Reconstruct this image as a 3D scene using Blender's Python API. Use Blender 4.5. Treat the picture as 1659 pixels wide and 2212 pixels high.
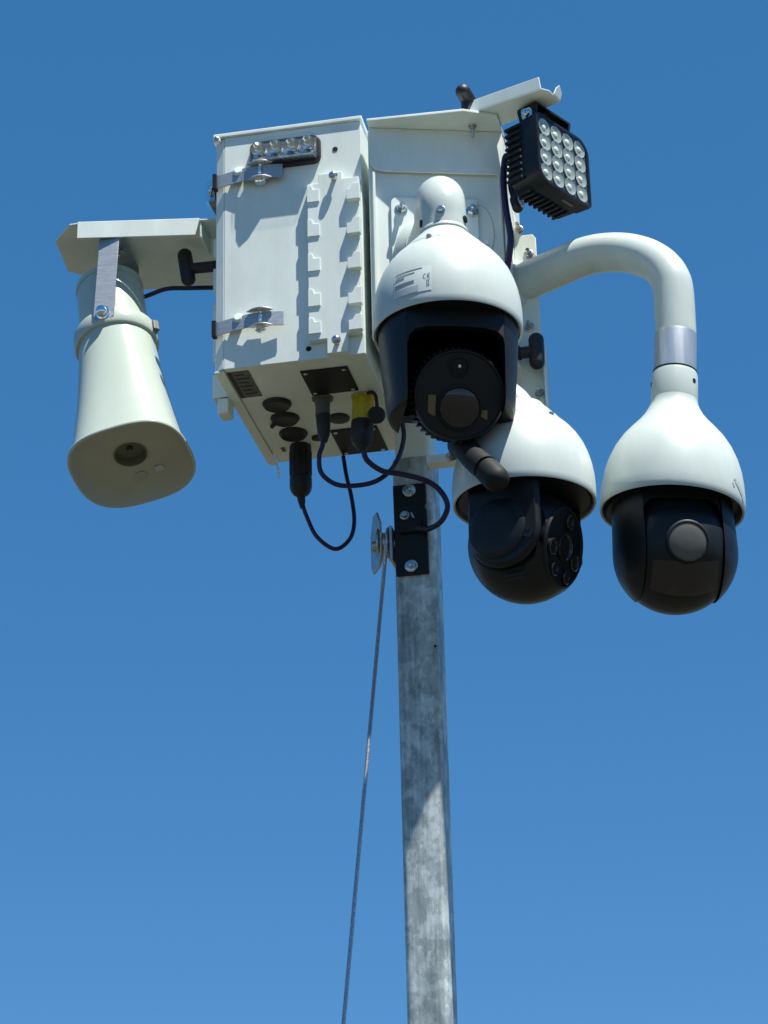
import bpy, bmesh, math
from mathutils import Vector, Matrix
R_ = math.radians
PI = math.pi
scene = bpy.context.scene
for o in list(bpy.data.objects):
    bpy.data.objects.remove(o)
col = scene.collection

# ------------------------------------------------------------------ camera
cam_d = bpy.data.cameras.new('camera')
cam = bpy.data.objects.new('camera', cam_d)
col.objects.link(cam)
yaw, pitch, roll = R_(-11.031), R_(23.951), R_(-1.41)
fwd = Vector((math.sin(yaw)*math.cos(pitch), math.cos(yaw)*math.cos(pitch), math.sin(pitch)))
rgt = Vector((math.cos(yaw), -math.sin(yaw), 0))
upv = rgt.cross(fwd)
r2 = rgt*math.cos(roll) + upv*math.sin(roll)
u2 = -rgt*math.sin(roll) + upv*math.cos(roll)
cam.matrix_world = Matrix(((r2.x, u2.x, -fwd.x, .9906), (r2.y, u2.y, -fwd.y, -3.6197),
                           (r2.z, u2.z, -fwd.z, -1.9301), (0, 0, 0, 1)))
cam_d.sensor_fit = 'VERTICAL'
cam_d.sensor_height = 36
cam_d.lens = 5400/2212*36
cam_d.clip_end = 2000
scene.camera = cam
scene.render.resolution_x, scene.render.resolution_y = 768, 1024

# ------------------------------------------------------------------ sky and sun
SUN_TRAVEL = Vector((-1.5, 1.0, -4.5)).normalized()
to_sun = -SUN_TRAVEL
elev = math.asin(to_sun.z)
azim = math.atan2(to_sun.x, to_sun.y)          # clockwise from +Y
world = bpy.data.worlds.new('World')
scene.world = world
world.use_nodes = True
wn = world.node_tree
bg = wn.nodes['Background']
sky = wn.nodes.new('ShaderNodeTexSky')
sky.sky_type = 'NISHITA'
sky.sun_disc = False
sky.sun_elevation = elev
sky.sun_rotation = azim
sky.altitude = 0
sky.air_density = 0.4
sky.dust_density = 0.0
sky.ozone_density = 1.0
hs = wn.nodes.new('ShaderNodeHueSaturation')
hs.inputs['Saturation'].default_value = 1.93
gm = wn.nodes.new('ShaderNodeGamma')               # phone-like tone: flatter, deeper blue over the whole sky
gm.inputs['Gamma'].default_value = 0.5
wn.links.new(sky.outputs['Color'], gm.inputs['Color'])
wn.links.new(gm.outputs['Color'], hs.inputs['Color'])
wn.links.new(hs.outputs['Color'], bg.inputs['Color'])
bg.inputs['Strength'].default_value = 0.15
sd = bpy.data.lights.new('sun', 'SUN')
sd.energy = 3.85
sd.angle = R_(0.5)
sd.color = (1.0, .965, .90)
sun = bpy.data.objects.new('sun', sd)
col.objects.link(sun)
sun.rotation_euler = SUN_TRAVEL.to_track_quat('-Z', 'Y').to_euler()
sun.location = to_sun*30
vs = scene.view_settings
vs.view_transform = 'Standard'
vs.look = 'None'
vs.exposure = 1.2
vs.gamma = 1.0

# ------------------------------------------------------------------ materials
def mat(name, base, rough=.5, metal=0.0, noise=None, bump=None, trans=0.0, spec=.5, coat=0.0, ior=1.45):
    """noise=(scale, amount, stretch_z) tints the base; bump=(scale, strength)"""
    m = bpy.data.materials.new(name)
    m.use_nodes = True
    nt = m.node_tree
    b = nt.nodes['Principled BSDF']
    b.inputs['Base Color'].default_value = (*base, 1)
    b.inputs['Roughness'].default_value = rough
    b.inputs['Metallic'].default_value = metal
    b.inputs['IOR'].default_value = ior
    b.inputs['Transmission Weight'].default_value = trans
    b.inputs['Specular IOR Level'].default_value = spec
    b.inputs['Coat Weight'].default_value = coat
    tc = nt.nodes.new('ShaderNodeTexCoord')
    if noise:
        sc, amt, sz = noise
        mp = nt.nodes.new('ShaderNodeMapping')
        mp.inputs['Scale'].default_value = (1, 1, sz)
        nt.links.new(tc.outputs['Object'], mp.inputs['Vector'])
        n = nt.nodes.new('ShaderNodeTexNoise')
        n.inputs['Scale'].default_value = sc
        n.inputs['Detail'].default_value = 6
        n.inputs['Roughness'].default_value = .65
        nt.links.new(mp.outputs['Vector'], n.inputs['Vector'])
        cr = nt.nodes.new('ShaderNodeValToRGB')
        cr.color_ramp.elements[0].position = .32
        cr.color_ramp.elements[1].position = .68
        cr.color_ramp.elements[0].color = (*[c*(1-amt) for c in base], 1)
        cr.color_ramp.elements[1].color = (*[min(1, c*(1+amt*.5)) for c in base], 1)
        nt.links.new(n.outputs['Fac'], cr.inputs['Fac'])
        nt.links.new(cr.outputs['Color'], b.inputs['Base Color'])
        mr = nt.nodes.new('ShaderNodeMapRange')
        mr.inputs['To Min'].default_value = max(.02, rough-.10)
        mr.inputs['To Max'].default_value = min(1, rough+.12)
        nt.links.new(n.outputs['Fac'], mr.inputs['Value'])
        nt.links.new(mr.outputs['Result'], b.inputs['Roughness'])
    if bump:
        n2 = nt.nodes.new('ShaderNodeTexNoise')
        n2.inputs['Scale'].default_value = bump[0]
        n2.inputs['Detail'].default_value = 3
        nt.links.new(tc.outputs['Object'], n2.inputs['Vector'])
        bp = nt.nodes.new('ShaderNodeBump')
        bp.inputs['Strength'].default_value = bump[1]
        bp.inputs['Distance'].default_value = .002
        nt.links.new(n2.outputs['Fac'], bp.inputs['Height'])
        nt.links.new(bp.outputs['Normal'], b.inputs['Normal'])
    return m

WHITE = mat('white_powder_coat', (.73, .79, .735), .36, noise=(16, .10, .30), bump=(9, .30))
WHITE2 = mat('white_moulded_plastic', (.53, .59, .55), .30, noise=(13, .09, .35), bump=(22, .07))
HORN = mat('horn_plastic', (.44, .50, .43), .20, noise=(8, .06, .6), bump=(20, .04))
HORNIN = mat('horn_inside_plastic', (.42, .43, .36), .5, noise=(10, .10, 1), bump=(30, .05))
BLACK = mat('black_satin_plastic', (.009, .011, .013), .48, noise=(25, .3, 1), bump=(120, .06), spec=.3)
BLACK2 = mat('black_gloss_housing', (.0085, .011, .0135), .42, noise=(18, .25, 1), bump=(60, .05), spec=.35)
CAVITY = mat('dark_recess_plastic', (.012, .012, .012), .62, spec=.25)
RUBBER = mat('black_rubber', (.014, .014, .018), .5, noise=(40, .3, 1))
CABLE = mat('dark_cable_sheath', (.020, .012, .055), .36, noise=(60, .3, 1))
STEEL = mat('stainless_steel', (.55, .57, .58), .26, 1.0, noise=(60, .25, 1))
STEEL2 = mat('brushed_steel_strap', (.40, .43, .45), .52, .75, noise=(50, .2, 8))
ALU = mat('polished_aluminium', (.58, .60, .60), .36, .65, noise=(40, .2, .1))
def clear_cover(name):
    m = bpy.data.materials.new(name)
    m.use_nodes = True
    nt = m.node_tree
    nt.nodes.remove(nt.nodes['Principled BSDF'])
    tr = nt.nodes.new('ShaderNodeBsdfTransparent')
    tr.inputs['Color'].default_value = (.95, .97, .96, 1)
    gl = nt.nodes.new('ShaderNodeBsdfGlossy')
    gl.inputs['Roughness'].default_value = .04
    fr = nt.nodes.new('ShaderNodeFresnel')
    fr.inputs['IOR'].default_value = 1.5
    mx = nt.nodes.new('ShaderNodeMixShader')
    ge = nt.nodes.new('ShaderNodeNewGeometry')        # reflect once, on the outer skin of the cover only
    om = nt.nodes.new('ShaderNodeMath')
    om.operation = 'SUBTRACT'
    om.inputs[0].default_value = 1.0
    nt.links.new(ge.outputs['Backfacing'], om.inputs[1])
    mu = nt.nodes.new('ShaderNodeMath')
    mu.operation = 'MULTIPLY'
    nt.links.new(fr.outputs[0], mu.inputs[0])
    nt.links.new(om.outputs[0], mu.inputs[1])
    nt.links.new(mu.outputs[0], mx.inputs[0])
    nt.links.new(tr.outputs[0], mx.inputs[1])
    nt.links.new(gl.outputs[0], mx.inputs[2])
    nt.links.new(mx.outputs[0], nt.nodes['Material Output'].inputs['Surface'])
    return m


COVER = clear_cover('clear_cover')
REFL = mat('satin_reflector', (.50, .51, .46), .3, .3)
CHROME = mat('chrome_reflector', (.82, .83, .84), .07, 1.0)
GLASS = mat('clear_polycarbonate', (.97, .98, .98), .04, trans=1.0, ior=1.49)
LENSG = mat('dark_lens_glass', (.022, .019, .017), .12, spec=.6)
LENSB = mat('coated_lens_glass', (.105, .098, .082), .3, spec=.5)
IRWIN = mat('infrared_window', (.030, .024, .025), .28)
AMBER = mat('amber_reflector', (.16, .11, .05), .4)
LED = mat('led_chip', (.88, .90, .80), .25)
YELLOW = mat('yellow_plastic', (.52, .42, .02), .45, noise=(60, .35, 1))
GREYP = mat('grey_plastic', (.10, .105, .10), .5)
LABELW = mat('paper_label_white', (.60, .655, .64), .5)
LABELG = mat('label_grey_block', (.44, .50, .53), .5)
INK = mat('label_ink', (.14, .19, .20), .6)
MARK = mat('grey_printed_mark', (.40, .46, .46), .5)
STICK = mat('worn_dark_sticker', (.11, .115, .10), .5, noise=(70, .55, 1))
STICK2 = mat('sticker_band', (.012, .012, .012), .5)
STEEL3 = mat('zinc_plated_hardware', (.48, .48, .45), .35, .9, noise=(80, .3, 1))


def galvanised():
    m = bpy.data.materials.new('galvanised_steel')
    m.use_nodes = True
    nt = m.node_tree
    b = nt.nodes['Principled BSDF']
    b.inputs['Metallic'].default_value = .35
    tc = nt.nodes.new('ShaderNodeTexCoord')
    L = nt.links.new

    def noise(scale, detail, vscale):
        mp = nt.nodes.new('ShaderNodeMapping')
        mp.inputs['Scale'].default_value = vscale
        L(tc.outputs['Object'], mp.inputs['Vector'])
        n = nt.nodes.new('ShaderNodeTexNoise')
        n.inputs['Scale'].default_value = scale
        n.inputs['Detail'].default_value = detail
        n.inputs['Roughness'].default_value = .7
        L(mp.outputs['Vector'], n.inputs['Vector'])
        return n

    def ramp(src, p0, c0, p1, c1):
        r = nt.nodes.new('ShaderNodeValToRGB')
        r.color_ramp.elements[0].position = p0
        r.color_ramp.elements[0].color = (*c0, 1)
        r.color_ramp.elements[1].position = p1
        r.color_ramp.elements[1].color = (*c1, 1)
        L(src, r.inputs['Fac'])
        return r

    def mul(a, b_, f=1.0):
        mx = nt.nodes.new('ShaderNodeMix')
        mx.data_type = 'RGBA'
        mx.blend_type = 'MULTIPLY'
        mx.inputs[0].default_value = f
        L(a, mx.inputs[6])
        L(b_, mx.inputs[7])
        return mx.outputs[2]
    spang = nt.nodes.new('ShaderNodeTexVoronoi')
    spang.inputs['Scale'].default_value = 55
    mpv = nt.nodes.new('ShaderNodeMapping')
    mpv.inputs['Scale'].default_value = (1, 1, .55)
    L(tc.outputs['Object'], mpv.inputs['Vector'])
    L(mpv.outputs['Vector'], spang.inputs['Vector'])
    base = ramp(spang.outputs['Color'], 0.0, (.60, .66, .64), 1.0, (.78, .84, .81))
    blotch = ramp(noise(13, 5, (1, 1, .7)).outputs['Fac'], .42, (.48, .51, .53), .56, (1, 1, 1))
    fine = ramp(noise(60, 6, (1, 1, .35)).outputs['Fac'], .35, (.74, .75, .77), .6, (1.05, 1.05, 1.04))
    streak = ramp(noise(70, 4, (1, 1, .03)).outputs['Fac'], .40, (.60, .62, .63), .55, (1, 1, 1))
    patchy = ramp(noise(26, 8, (1, 1, .8)).outputs['Fac'], .47, (.50, .54, .55), .52, (1, 1, 1))
    c = mul(base.outputs['Color'], blotch.outputs['Color'], .7)
    c = mul(c, patchy.outputs['Color'], .62)
    c = mul(c, fine.outputs['Color'], .7)
    c = mul(c, streak.outputs['Color'], .8)
    L(c, b.inputs['Base Color'])
    rr = nt.nodes.new('ShaderNodeMapRange')
    rr.inputs['To Min'].default_value = .38
    rr.inputs['To Max'].default_value = .62
    L(noise(30, 4, (1, 1, .3)).outputs['Fac'], rr.inputs['Value'])
    L(rr.outputs['Result'], b.inputs['Roughness'])
    bp = nt.nodes.new('ShaderNodeBump')
    bp.inputs['Strength'].default_value = .35
    bp.inputs['Distance'].default_value = .0012
    L(noise(45, 5, (1, 1, .5)).outputs['Fac'], bp.inputs['Height'])
    L(bp.outputs['Normal'], b.inputs['Normal'])
    return m


THROAT = mat('throat_plastic', (.16, .165, .12), .5)
GALV = galvanised()
ROPE = mat('steel_wire_rope', (.50, .47, .50), .35, .8, noise=(400, .5, 1))
GROUND = mat('packed_dirt', (.058, .055, .036), .95, noise=(1.2, .35, 1), bump=(6, .4))

# ------------------------------------------------------------------ mesh helpers
def V(*a):
    return Vector(a)


def frame(origin, ex, ey, ez):
    ex, ey, ez = Vector(ex).normalized(), Vector(ey).normalized(), Vector(ez).normalized()
    o = Vector(origin)
    return Matrix(((ex.x, ey.x, ez.x, o.x), (ex.y, ey.y, ez.y, o.y), (ex.z, ey.z, ez.z, o.z), (0, 0, 0, 1)))


def axis_frame(origin, ez, hint=(0, -1, 0)):
    ez = Vector(ez).normalized()
    h = Vector(hint)
    ey = (h - ez*h.dot(ez))
    if ey.length < 1e-4:
        h = Vector((1, 0, 0))
        ey = (h - ez*h.dot(ez))
    ey.normalize()
    ex = ey.cross(ez)
    return frame(origin, ex, ey, ez)


def box(bm, x0, x1, y0, y1, z0, z1, M=None):
    vs_ = [bm.verts.new(v) for v in [(x0, y0, z0), (x1, y0, z0), (x1, y1, z0), (x0, y1, z0),
                                     (x0, y0, z1), (x1, y0, z1), (x1, y1, z1), (x0, y1, z1)]]
    for f in ((3, 2, 1, 0), (4, 5, 6, 7), (0, 1, 5, 4), (1, 2, 6, 5), (2, 3, 7, 6), (3, 0, 4, 7)):
        bm.faces.new([vs_[i] for i in f])
    if M:
        bmesh.ops.transform(bm, matrix=M, verts=vs_)
    return vs_


def prism(bm, pts, vec, M=None):
    vec = Vector(vec)
    a = [bm.verts.new(Vector(p)) for p in pts]
    b = [bm.verts.new(Vector(p)+vec) for p in pts]
    n = len(a)
    bm.faces.new(a[::-1])
    bm.faces.new(b)
    for i in range(n):
        bm.faces.new((a[i], a[(i+1) % n], b[(i+1) % n], b[i]))
    if M:
        bmesh.ops.transform(bm, matrix=M, verts=a+b)
    return a+b


def rrect(w, h, r, n=6):
    """rounded rectangle outline in 2D, centred; r may be 4 radii (tr, tl, bl, br)"""
    rs = r if isinstance(r, (tuple, list)) else (r,)*4
    out = []
    for (sx, sy, a0), rr in zip(((1, 1, 0), (-1, 1, 90), (-1, -1, 180), (1, -1, 270)), rs):
        cx, cy = sx*(w/2-rr), sy*(h/2-rr)
        for i in range(n+1):
            a = R_(a0+90*i/n)
            out.append((cx+rr*math.cos(a), cy+rr*math.sin(a)))
    return out


def loft(bm, rings, cap0=True, cap1=True, M=None):
    vr = [[bm.verts.new(Vector(p)) for p in ring] for ring in rings]
    n = len(vr[0])
    for a, b in zip(vr, vr[1:]):
        for i in range(n):
            bm.faces.new((a[i], a[(i+1) % n], b[(i+1) % n], b[i]))
    if cap0:
        bm.faces.new(vr[0][::-1])
    if cap1:
        bm.faces.new(vr[-1])
    if M:
        bmesh.ops.transform(bm, matrix=M, verts=[v for r in vr for v in r])


def lathe(bm, prof, n=48, M=None, cap0=True, cap1=True):
    rings = [[(r*math.cos(2*PI*i/n), r*math.sin(2*PI*i/n), z) for i in range(n)] for r, z in prof]
    loft(bm, rings, cap0, cap1, M)


def smooth_path(pts, k=6):
    P = [Vector(p) for p in pts]
    out = []
    for i in range(len(P)-1):
        p0, p1, p2, p3 = P[max(0, i-1)], P[i], P[i+1], P[min(len(P)-1, i+2)]
        for j in range(k):
            t = j/k
            out.append(.5*((2*p1)+(-p0+p2)*t+(2*p0-5*p1+4*p2-p3)*t*t+(-p0+3*p1-3*p2+p3)*t**3))
    out.append(P[-1])
    return out


def tube(bm, pts, r, n=14, k=6):
    P = smooth_path(pts, k) if k else [Vector(p) for p in pts]
    m = len(P)
    rr = r if callable(r) else (lambda t: r)
    t0 = (P[1]-P[0]).normalized()
    up = Vector((0, 0, 1)) if abs(t0.z) < .9 else Vector((1, 0, 0))
    nrm = (up - t0*up.dot(t0)).normalized()
    rings = []
    for i, p in enumerate(P):
        t = (P[min(i+1, m-1)]-P[max(i-1, 0)]).normalized()
        nrm = (nrm - t*nrm.dot(t)).normalized()
        bi = t.cross(nrm)
        q = rr(i/(m-1))
        rings.append([p+nrm*math.cos(2*PI*j/n)*q+bi*math.sin(2*PI*j/n)*q for j in range(n)])
    loft(bm, rings)


def capsule(bm, a, b, r, n=20, k=6):
    a, b = Vector(a), Vector(b)
    L = (b-a).length
    prof = [(max(1e-4, r*math.sin(PI/2*i/k)), -L/2-0+r*(1-math.cos(PI/2*i/k))) for i in range(k+1)]
    prof += [(max(1e-4, r*math.cos(PI/2*i/k)), L/2-r+r*math.sin(PI/2*i/k)) for i in range(k+1)]
    lathe(bm, prof, n, axis_frame((a+b)/2, b-a))


def bolt(bm, p, d, r=.007, h=.006, washer=True, stud=0.0):
    """hex head on a washer; d points out of the surface"""
    M = axis_frame(p, d)
    z = 0
    if washer:
        lathe(bm, [(r*1.35, -.0005), (r*1.35, .0012), (r*1.25, .0016)], 20, M)
        z = .0015
    rings = []
    for q, zz in ((1, z), (1, z+h*.8), (.86, z+h)):
        rings.append([(r*q*math.cos(2*PI*i/6), r*q*math.sin(2*PI*i/6), zz) for i in range(6)])
    loft(bm, rings, M=M)
    if stud:
        lathe(bm, [(r*.55, z+h*.8), (r*.55, z+h+stud*.9), (r*.42, z+h+stud)], 14, M)


def dome_screw(bm, p, d, r=.005, h=.004):
    lathe(bm, [(r*1.2, -.0005), (r*1.2, .0008), (r, .001), (r*.95, h*.55), (r*.7, h*.88), (r*.3, h), (r*.28, h*.6), (.0004, h*.6)],
          16, axis_frame(p, d))


def obj(name, bm, m, parent=None, bev=0.0, loc=None, sharp=35, seg=2):
    """one mesh object; geometry is written in world coordinates, the origin sits at the thing's base"""
    L = Vector(loc) if loc is not None else (Vector(parent['o']) if parent is not None else Vector((0, 0, 0)))
    bmesh.ops.remove_doubles(bm, verts=bm.verts, dist=1e-6)
    bmesh.ops.recalc_face_normals(bm, faces=bm.faces)
    bmesh.ops.translate(bm, verts=bm.verts, vec=-L)
    for f in bm.faces:
        f.smooth = True
    lim = R_(sharp)
    for e in bm.edges:
        if len(e.link_faces) == 2:
            e.smooth = e.calc_face_angle(0) < lim
    me = bpy.data.meshes.new(name)
    bm.to_mesh(me)
    bm.free()
    me.materials.append(m)
    o = bpy.data.objects.new(name, me)
    col.objects.link(o)
    if parent is not None:
        o.parent = parent
    else:
        o.location = L
    o['o'] = tuple(L)
    if bev:
        md = o.modifiers.new('edge_bevel', 'BEVEL')
        md.width = bev
        md.segments = seg
        md.limit_method = 'ANGLE'
        md.angle_limit = R_(40)
        md.harden_normals = True
    return o


def thing(name, loc, label, cat, group=None):
    o = bpy.data.objects.new(name, None)
    col.objects.link(o)
    o.location = loc
    o.empty_display_size = .05
    o['o'] = tuple(loc)
    return tag(o, label, cat, group)


def tag(o, label, cat, group=None):
    o['label'] = label
    o['category'] = cat
    if group:
        o['group'] = group
    return o


def B():
    return bmesh.new()


def cut(bm, planes):
    """keep the side opposite to each plane normal and close the cuts"""
    for co, no in planes:
        bmesh.ops.bisect_plane(bm, geom=bm.verts[:]+bm.edges[:]+bm.faces[:], dist=1e-6, plane_co=co, plane_no=no, clear_outer=True)
        ed = [e for e in bm.edges if len(e.link_faces) == 1]
        if ed:
            bmesh.ops.holes_fill(bm, edges=ed, sides=0)


# ------------------------------------------------------------------ ground (below the frame, gives the warm bounce)
GZ = -3.5
b = B()
vs_ = [b.verts.new(p) for p in ((-600, -600, GZ), (600, -600, GZ), (600, 600, GZ), (-600, 600, GZ))]
b.faces.new(vs_)
g = obj('ground', b, GROUND)
g['kind'] = 'structure'

# ------------------------------------------------------------------ mast
MX, MY, MW = .2855, .298, .0725
mast = thing('mast', (MX, MY, GZ), 'galvanised square steel mast with black bolted plate, standing upright under the cabinets', 'mast')
b = B()
o2 = rrect(MW, MW, .012, 6)
loft(b, [[(MX+x, MY+y, z) for x, y in o2] for z in (GZ, -2.4, -1.2, -.6, -.0745)], cap1=True)
obj('galvanised_tube', b, GALV, mast, sharp=50)
b = B()
o2 = rrect(MW-.009, MW-.009, .010, 5)
loft(b, [[(MX+x, MY+y, z) for x, y in o2] for z in (-.3, .40)])
inner = obj('white_inner_tube', b, WHITE, mast, sharp=50)
b = B()
lathe(b, [(.12, GZ+.002), (.12, GZ+.014), (.118, GZ+.016)], 40, Matrix.Translation((MX, MY, 0)))
obj('base_plate', b, GALV, mast)
b = B()
lathe(b, [(.0022, 0), (.0022, .001)], 12, axis_frame((MX+.031, MY-MW/2-.0002, -.43), (0, -1, 0)))
obj('small_hole', b, CAVITY, mast)
PY = MY-MW/2
b = B()
pl = [(.2515, -.1285), (.309, -.1285), (.309, -.166), (.3065, -.168), (.3065, -.176), (.3095, -.178), (.3105, -.298), (.2535, -.298)]
prism(b, [(x, PY-.0065, z) for x, z in pl], (0, .006, 0))
plate = obj('bolted_plate', b, BLACK, mast, bev=.0012)
for z in (-.1415, -.2825):
    b = B()
    lathe(b, [(.0115, 0), (.0115, .0018), (.0105, .0026), (.0095, .003)], 24, axis_frame((.2805, PY-.0065, z), (0, -1, 0)))
    bolt(b, (.2805, PY-.009, z), (0, -1, 0), .0066, .004, False, .003)
    obj('bolt', b, STEEL, plate)
b = B()
bolt(b, (.2715, PY-.0065, -.187), (0, -1, 0), .0062, .006, True, 0)
obj('clamp_nut', b, STEEL3, plate)
b = B()
prism(b, [(.2815, PY-.0085, -.182), (.2840, PY-.0085, -.183), (.2895, PY-.0085, -.194), (.2850, PY-.0085, -.1935)], (0, .0019, 0))
obj('clamp_tab', b, STEEL3, plate)
b = B()
box(b, .262, .300, PY-.0145, PY-.0067, -.222, -.197)
obj('cable_clamp', b, BLACK, plate, bev=.003)
# pulley bracket on the left of the mast
b = B()
lathe(b, [(.031, 0), (.031, .003), (.022, .006), (.022, .014), (.031, .017), (.031, .020)], 36, axis_frame((.2225, .272, -.232), (1, 0, 0)))
lathe(b, [(.009, -.012), (.009, .034)], 16, axis_frame((.2225, .272, -.232), (1, 0, 0)))
obj('pulley_wheel', b, STEEL3, mast, bev=.0008)
b = B()
pts = [(0, .265, -.172), (0, .285, -.172), (0, .302, -.205), (0, .302, -.262), (0, .29, -.279), (0, .255, -.279), (0, .246, -.262), (0, .246, -.2)]
prism(b, [(0, y-.272, z) for _, y, z in pts], (.004, 0, 0), Matrix.Translation((.2165, .268, 0)) @ Matrix.Rotation(R_(28), 4, 'Z'))
obj('pulley_guard', b, STEEL3, mast, bev=.001)
b = B()
box(b, .243, .2495, .25, .297, -.268, -.205)
obj('pulley_lug', b, STEEL3, mast, bev=.002)

# hoist rope
b = B()
p0, p1 = V(.2405, .246, -.235), V(.1785, .12, -1.0888)
d = p1-p0
end = p0+d*((GZ+.02-p0.z)/d.z)
tube(b, [p0, p0+d*.25, p0+d*.6, p1, p1+(end-p1)*.5, end], .0034, 8, 3)
tag(obj('hoist_rope', b, ROPE, loc=tuple(end)), 'thin steel hoist rope slanting down from the pulley beside the mast', 'rope')

# ------------------------------------------------------------------ latched cabinet (left box)
W, D, H = .26, .381, .4592
cab = thing('equipment_cabinet', (W/2, D/2, 0), 'white steel cabinet with two strap latches and a notched hinge strip on its front', 'cabinet')
b = B()
box(b, .0165, W, 0, D, 0, H-.004)
obj('cabinet_body', b, WHITE, cab, bev=.0012)
b = B()
prism(b, [(0, .007, .001), (.0163, .0, .001), (.0163, .35, .001), (0, .35, .001)], (0, 0, H-.006))
obj('door_edge_strip', b, WHITE, cab, bev=.0015)
b = B()
box(b, -.003, W+.003, -.0045, D+.003, H-.0035, H+.004)
lid = obj('lid', b, WHITE, cab, bev=.0015)
b = B()
box(b, -.003, .010, -.005, .012, H-.012, H-.0036)
obj('lid_corner_tab', b, WHITE, cab, bev=.002)
b = B()
dome_screw(b, (.0035, -.0052, H-.0055), (0, -1, 0), .004, .003)
obj('screw', b, STEEL3, cab)
# underside flange on the left
b = B()
prism(b, [(-.001, .004, -.0035), (.0165, .004, -.0035), (.0165, .384, -.0035), (.004, .384, -.0035), (-.001, .372, -.0035)], (0, 0, .003))
fl = obj('bottom_flange', b, WHITE, cab, bev=.0008)
b = B()
prism(b, [(.0148, .375, -.0036), (.0148, .400, -.0036), (.0148, .398, -.024), (.0148, .394, -.024)], (.0016, 0, 0))
obj('flange_tip', b, WHITE, fl)
for (hx, hz) in ((.2145, .4035), (.1635, .0205)):
    b = B()
    lathe(b, [(.0048, 0), (.0048, .0006)], 16, axis_frame((hx, -.0002, hz), (0, -1, 0)))
    obj('screw_hole', b, CAVITY, cab)
# hinge strip
T = .0140
b = B()
ol = [(.167, .331), (.187, .331), (.187, .349), (.2285, .349), (.2285, .335), (.2575, .335), (.2575, .034), (.2330, .034), (.2330, .0), (.198, .0), (.198, .028), (.167, .028)]
prism(b, [(x, -T, z) for x, z in ol], (0, T-.0003, 0))
hinge = obj('hinge_strip', b, WHITE, cab, bev=.0012)
for zb in (.294, .2265, .159, .0915, .0395):
    b = B()
    hgt = .033 if zb > .05 else .030
    prism(b, [(.1672, 0, zb), (.1885, 0, zb), (.1885, 0, zb+hgt*.72), (.178, 0, zb+hgt*.72), (.175, 0, zb+hgt), (.1672, 0, zb+hgt)], (0, -.0025, 0), Matrix.Translation((0, -T, 0)))
    obj('hinge_tab', b, WHITE, hinge, bev=.0006)
for zb in (.2855, .2185, .151, .083, .034):
    b = B()
    hgt = .031 if zb > .05 else .028
    prism(b, [(.2375, 0, zb), (.2605, 0, zb), (.2605, 0, zb+hgt), (.249, 0, zb+hgt), (.2445, 0, zb+hgt*.66), (.2375, 0, zb+hgt*.66)], (0, -.0110, 0), Matrix.Translation((0, -T+.0002, 0)))
    obj('hinge_tab', b, WHITE, hinge, bev=.0008)
for (hx, hz) in ((.2155, .336), (.2158, .0185)):
    b = B()
    lathe(b, [(.0042, 0), (.0042, .008), (.0078, .0085), (.0082, .0105), (.0074, .0135), (.0052, .0162), (.002, .0172), (.0004, .0173)], 20,
          axis_frame((hx, -T, hz), (0, -1, 0)))
    obj('hinge_bolt', b, STEEL, hinge)
# strap latches
for zc in (.3685, .0795):
    lt_b = B()
    ys = [(-.0005, .001, -.004), (.004, -.003, -.004), (.02, -.006, -.003), (.05, -.010, .000), (.08, -.0125, .001), (.10, -.0115, .0005), (.1235, -.0095, -.001)]
    ps = smooth_path([(x, y, z) for x, y, z in ys], 4)
    rings = []
    for p in ps:
        hw = .0128 if p.x < .085 else .0135
        rings.append([(p.x, p.y, zc+p.z-hw), (p.x, p.y-.0022, zc+p.z-hw), (p.x, p.y-.0022, zc+p.z+hw), (p.x, p.y, zc+p.z+hw)])
    loft(lt_b, rings)
    latch = obj('strap_latch', lt_b, STEEL2, cab, bev=.0006)
    b = B()
    box(b, -.003, .0045, -.0085, .004, zc-.0185, zc+.012)
    obj('latch_keeper', b, BLACK, latch, bev=.001)
    b = B()
    cx = .084
    wing = [(-.024, 0), (-.012, -.009), (0, -.0125), (.012, -.009), (.023, 0), (.012, .006), (-.012, .006)]
    for dz, s in ((.0150, 1.0), (-.0145, .92)):
        b = B()
        prism(b, [(cx+x*s, -.016+y*s, zc+dz) for x, y in wing], (0, 0, .0022))
        obj('latch_wing', b, ALU, latch, bev=.0006)
    b = B()
    tube(b, [(cx, -.014, zc-.014), (cx+.001, -.0195, zc-.006), (cx+.001, -.0198, zc+.006), (cx, -.014, zc+.016)], .0032, 10)
    lathe(b, [(.010, 0), (.0095, .004), (.006, .006)], 20, axis_frame((cx, -.013, zc-.0155), (.1, -.3, -1)))
    obj('latch_screw', b, CHROME, latch)
    b = B()
    lathe(b, [(.0095, 0), (.0095, .010), (.006, .013)], 18, axis_frame((.044, -.0005, zc+.008), (0, -1, .2)))
    obj('latch_boss', b, WHITE, latch)
# hinge seen past the left side, the far door's hinge strip
b = B()
zs = [0.03, .075, .10, .145, .17, .215, .24, .285, .31, .345]
for i in range(0, len(zs)-1, 2):
    box(b, -.030, -.0005, .10, .135, zs[i]-.03, zs[i+1]-.03)
box(b, -.018, -.0005, .098, .14, .0, .315)
obj('side_hinge', b, WHITE, cab, bev=.001)
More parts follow.
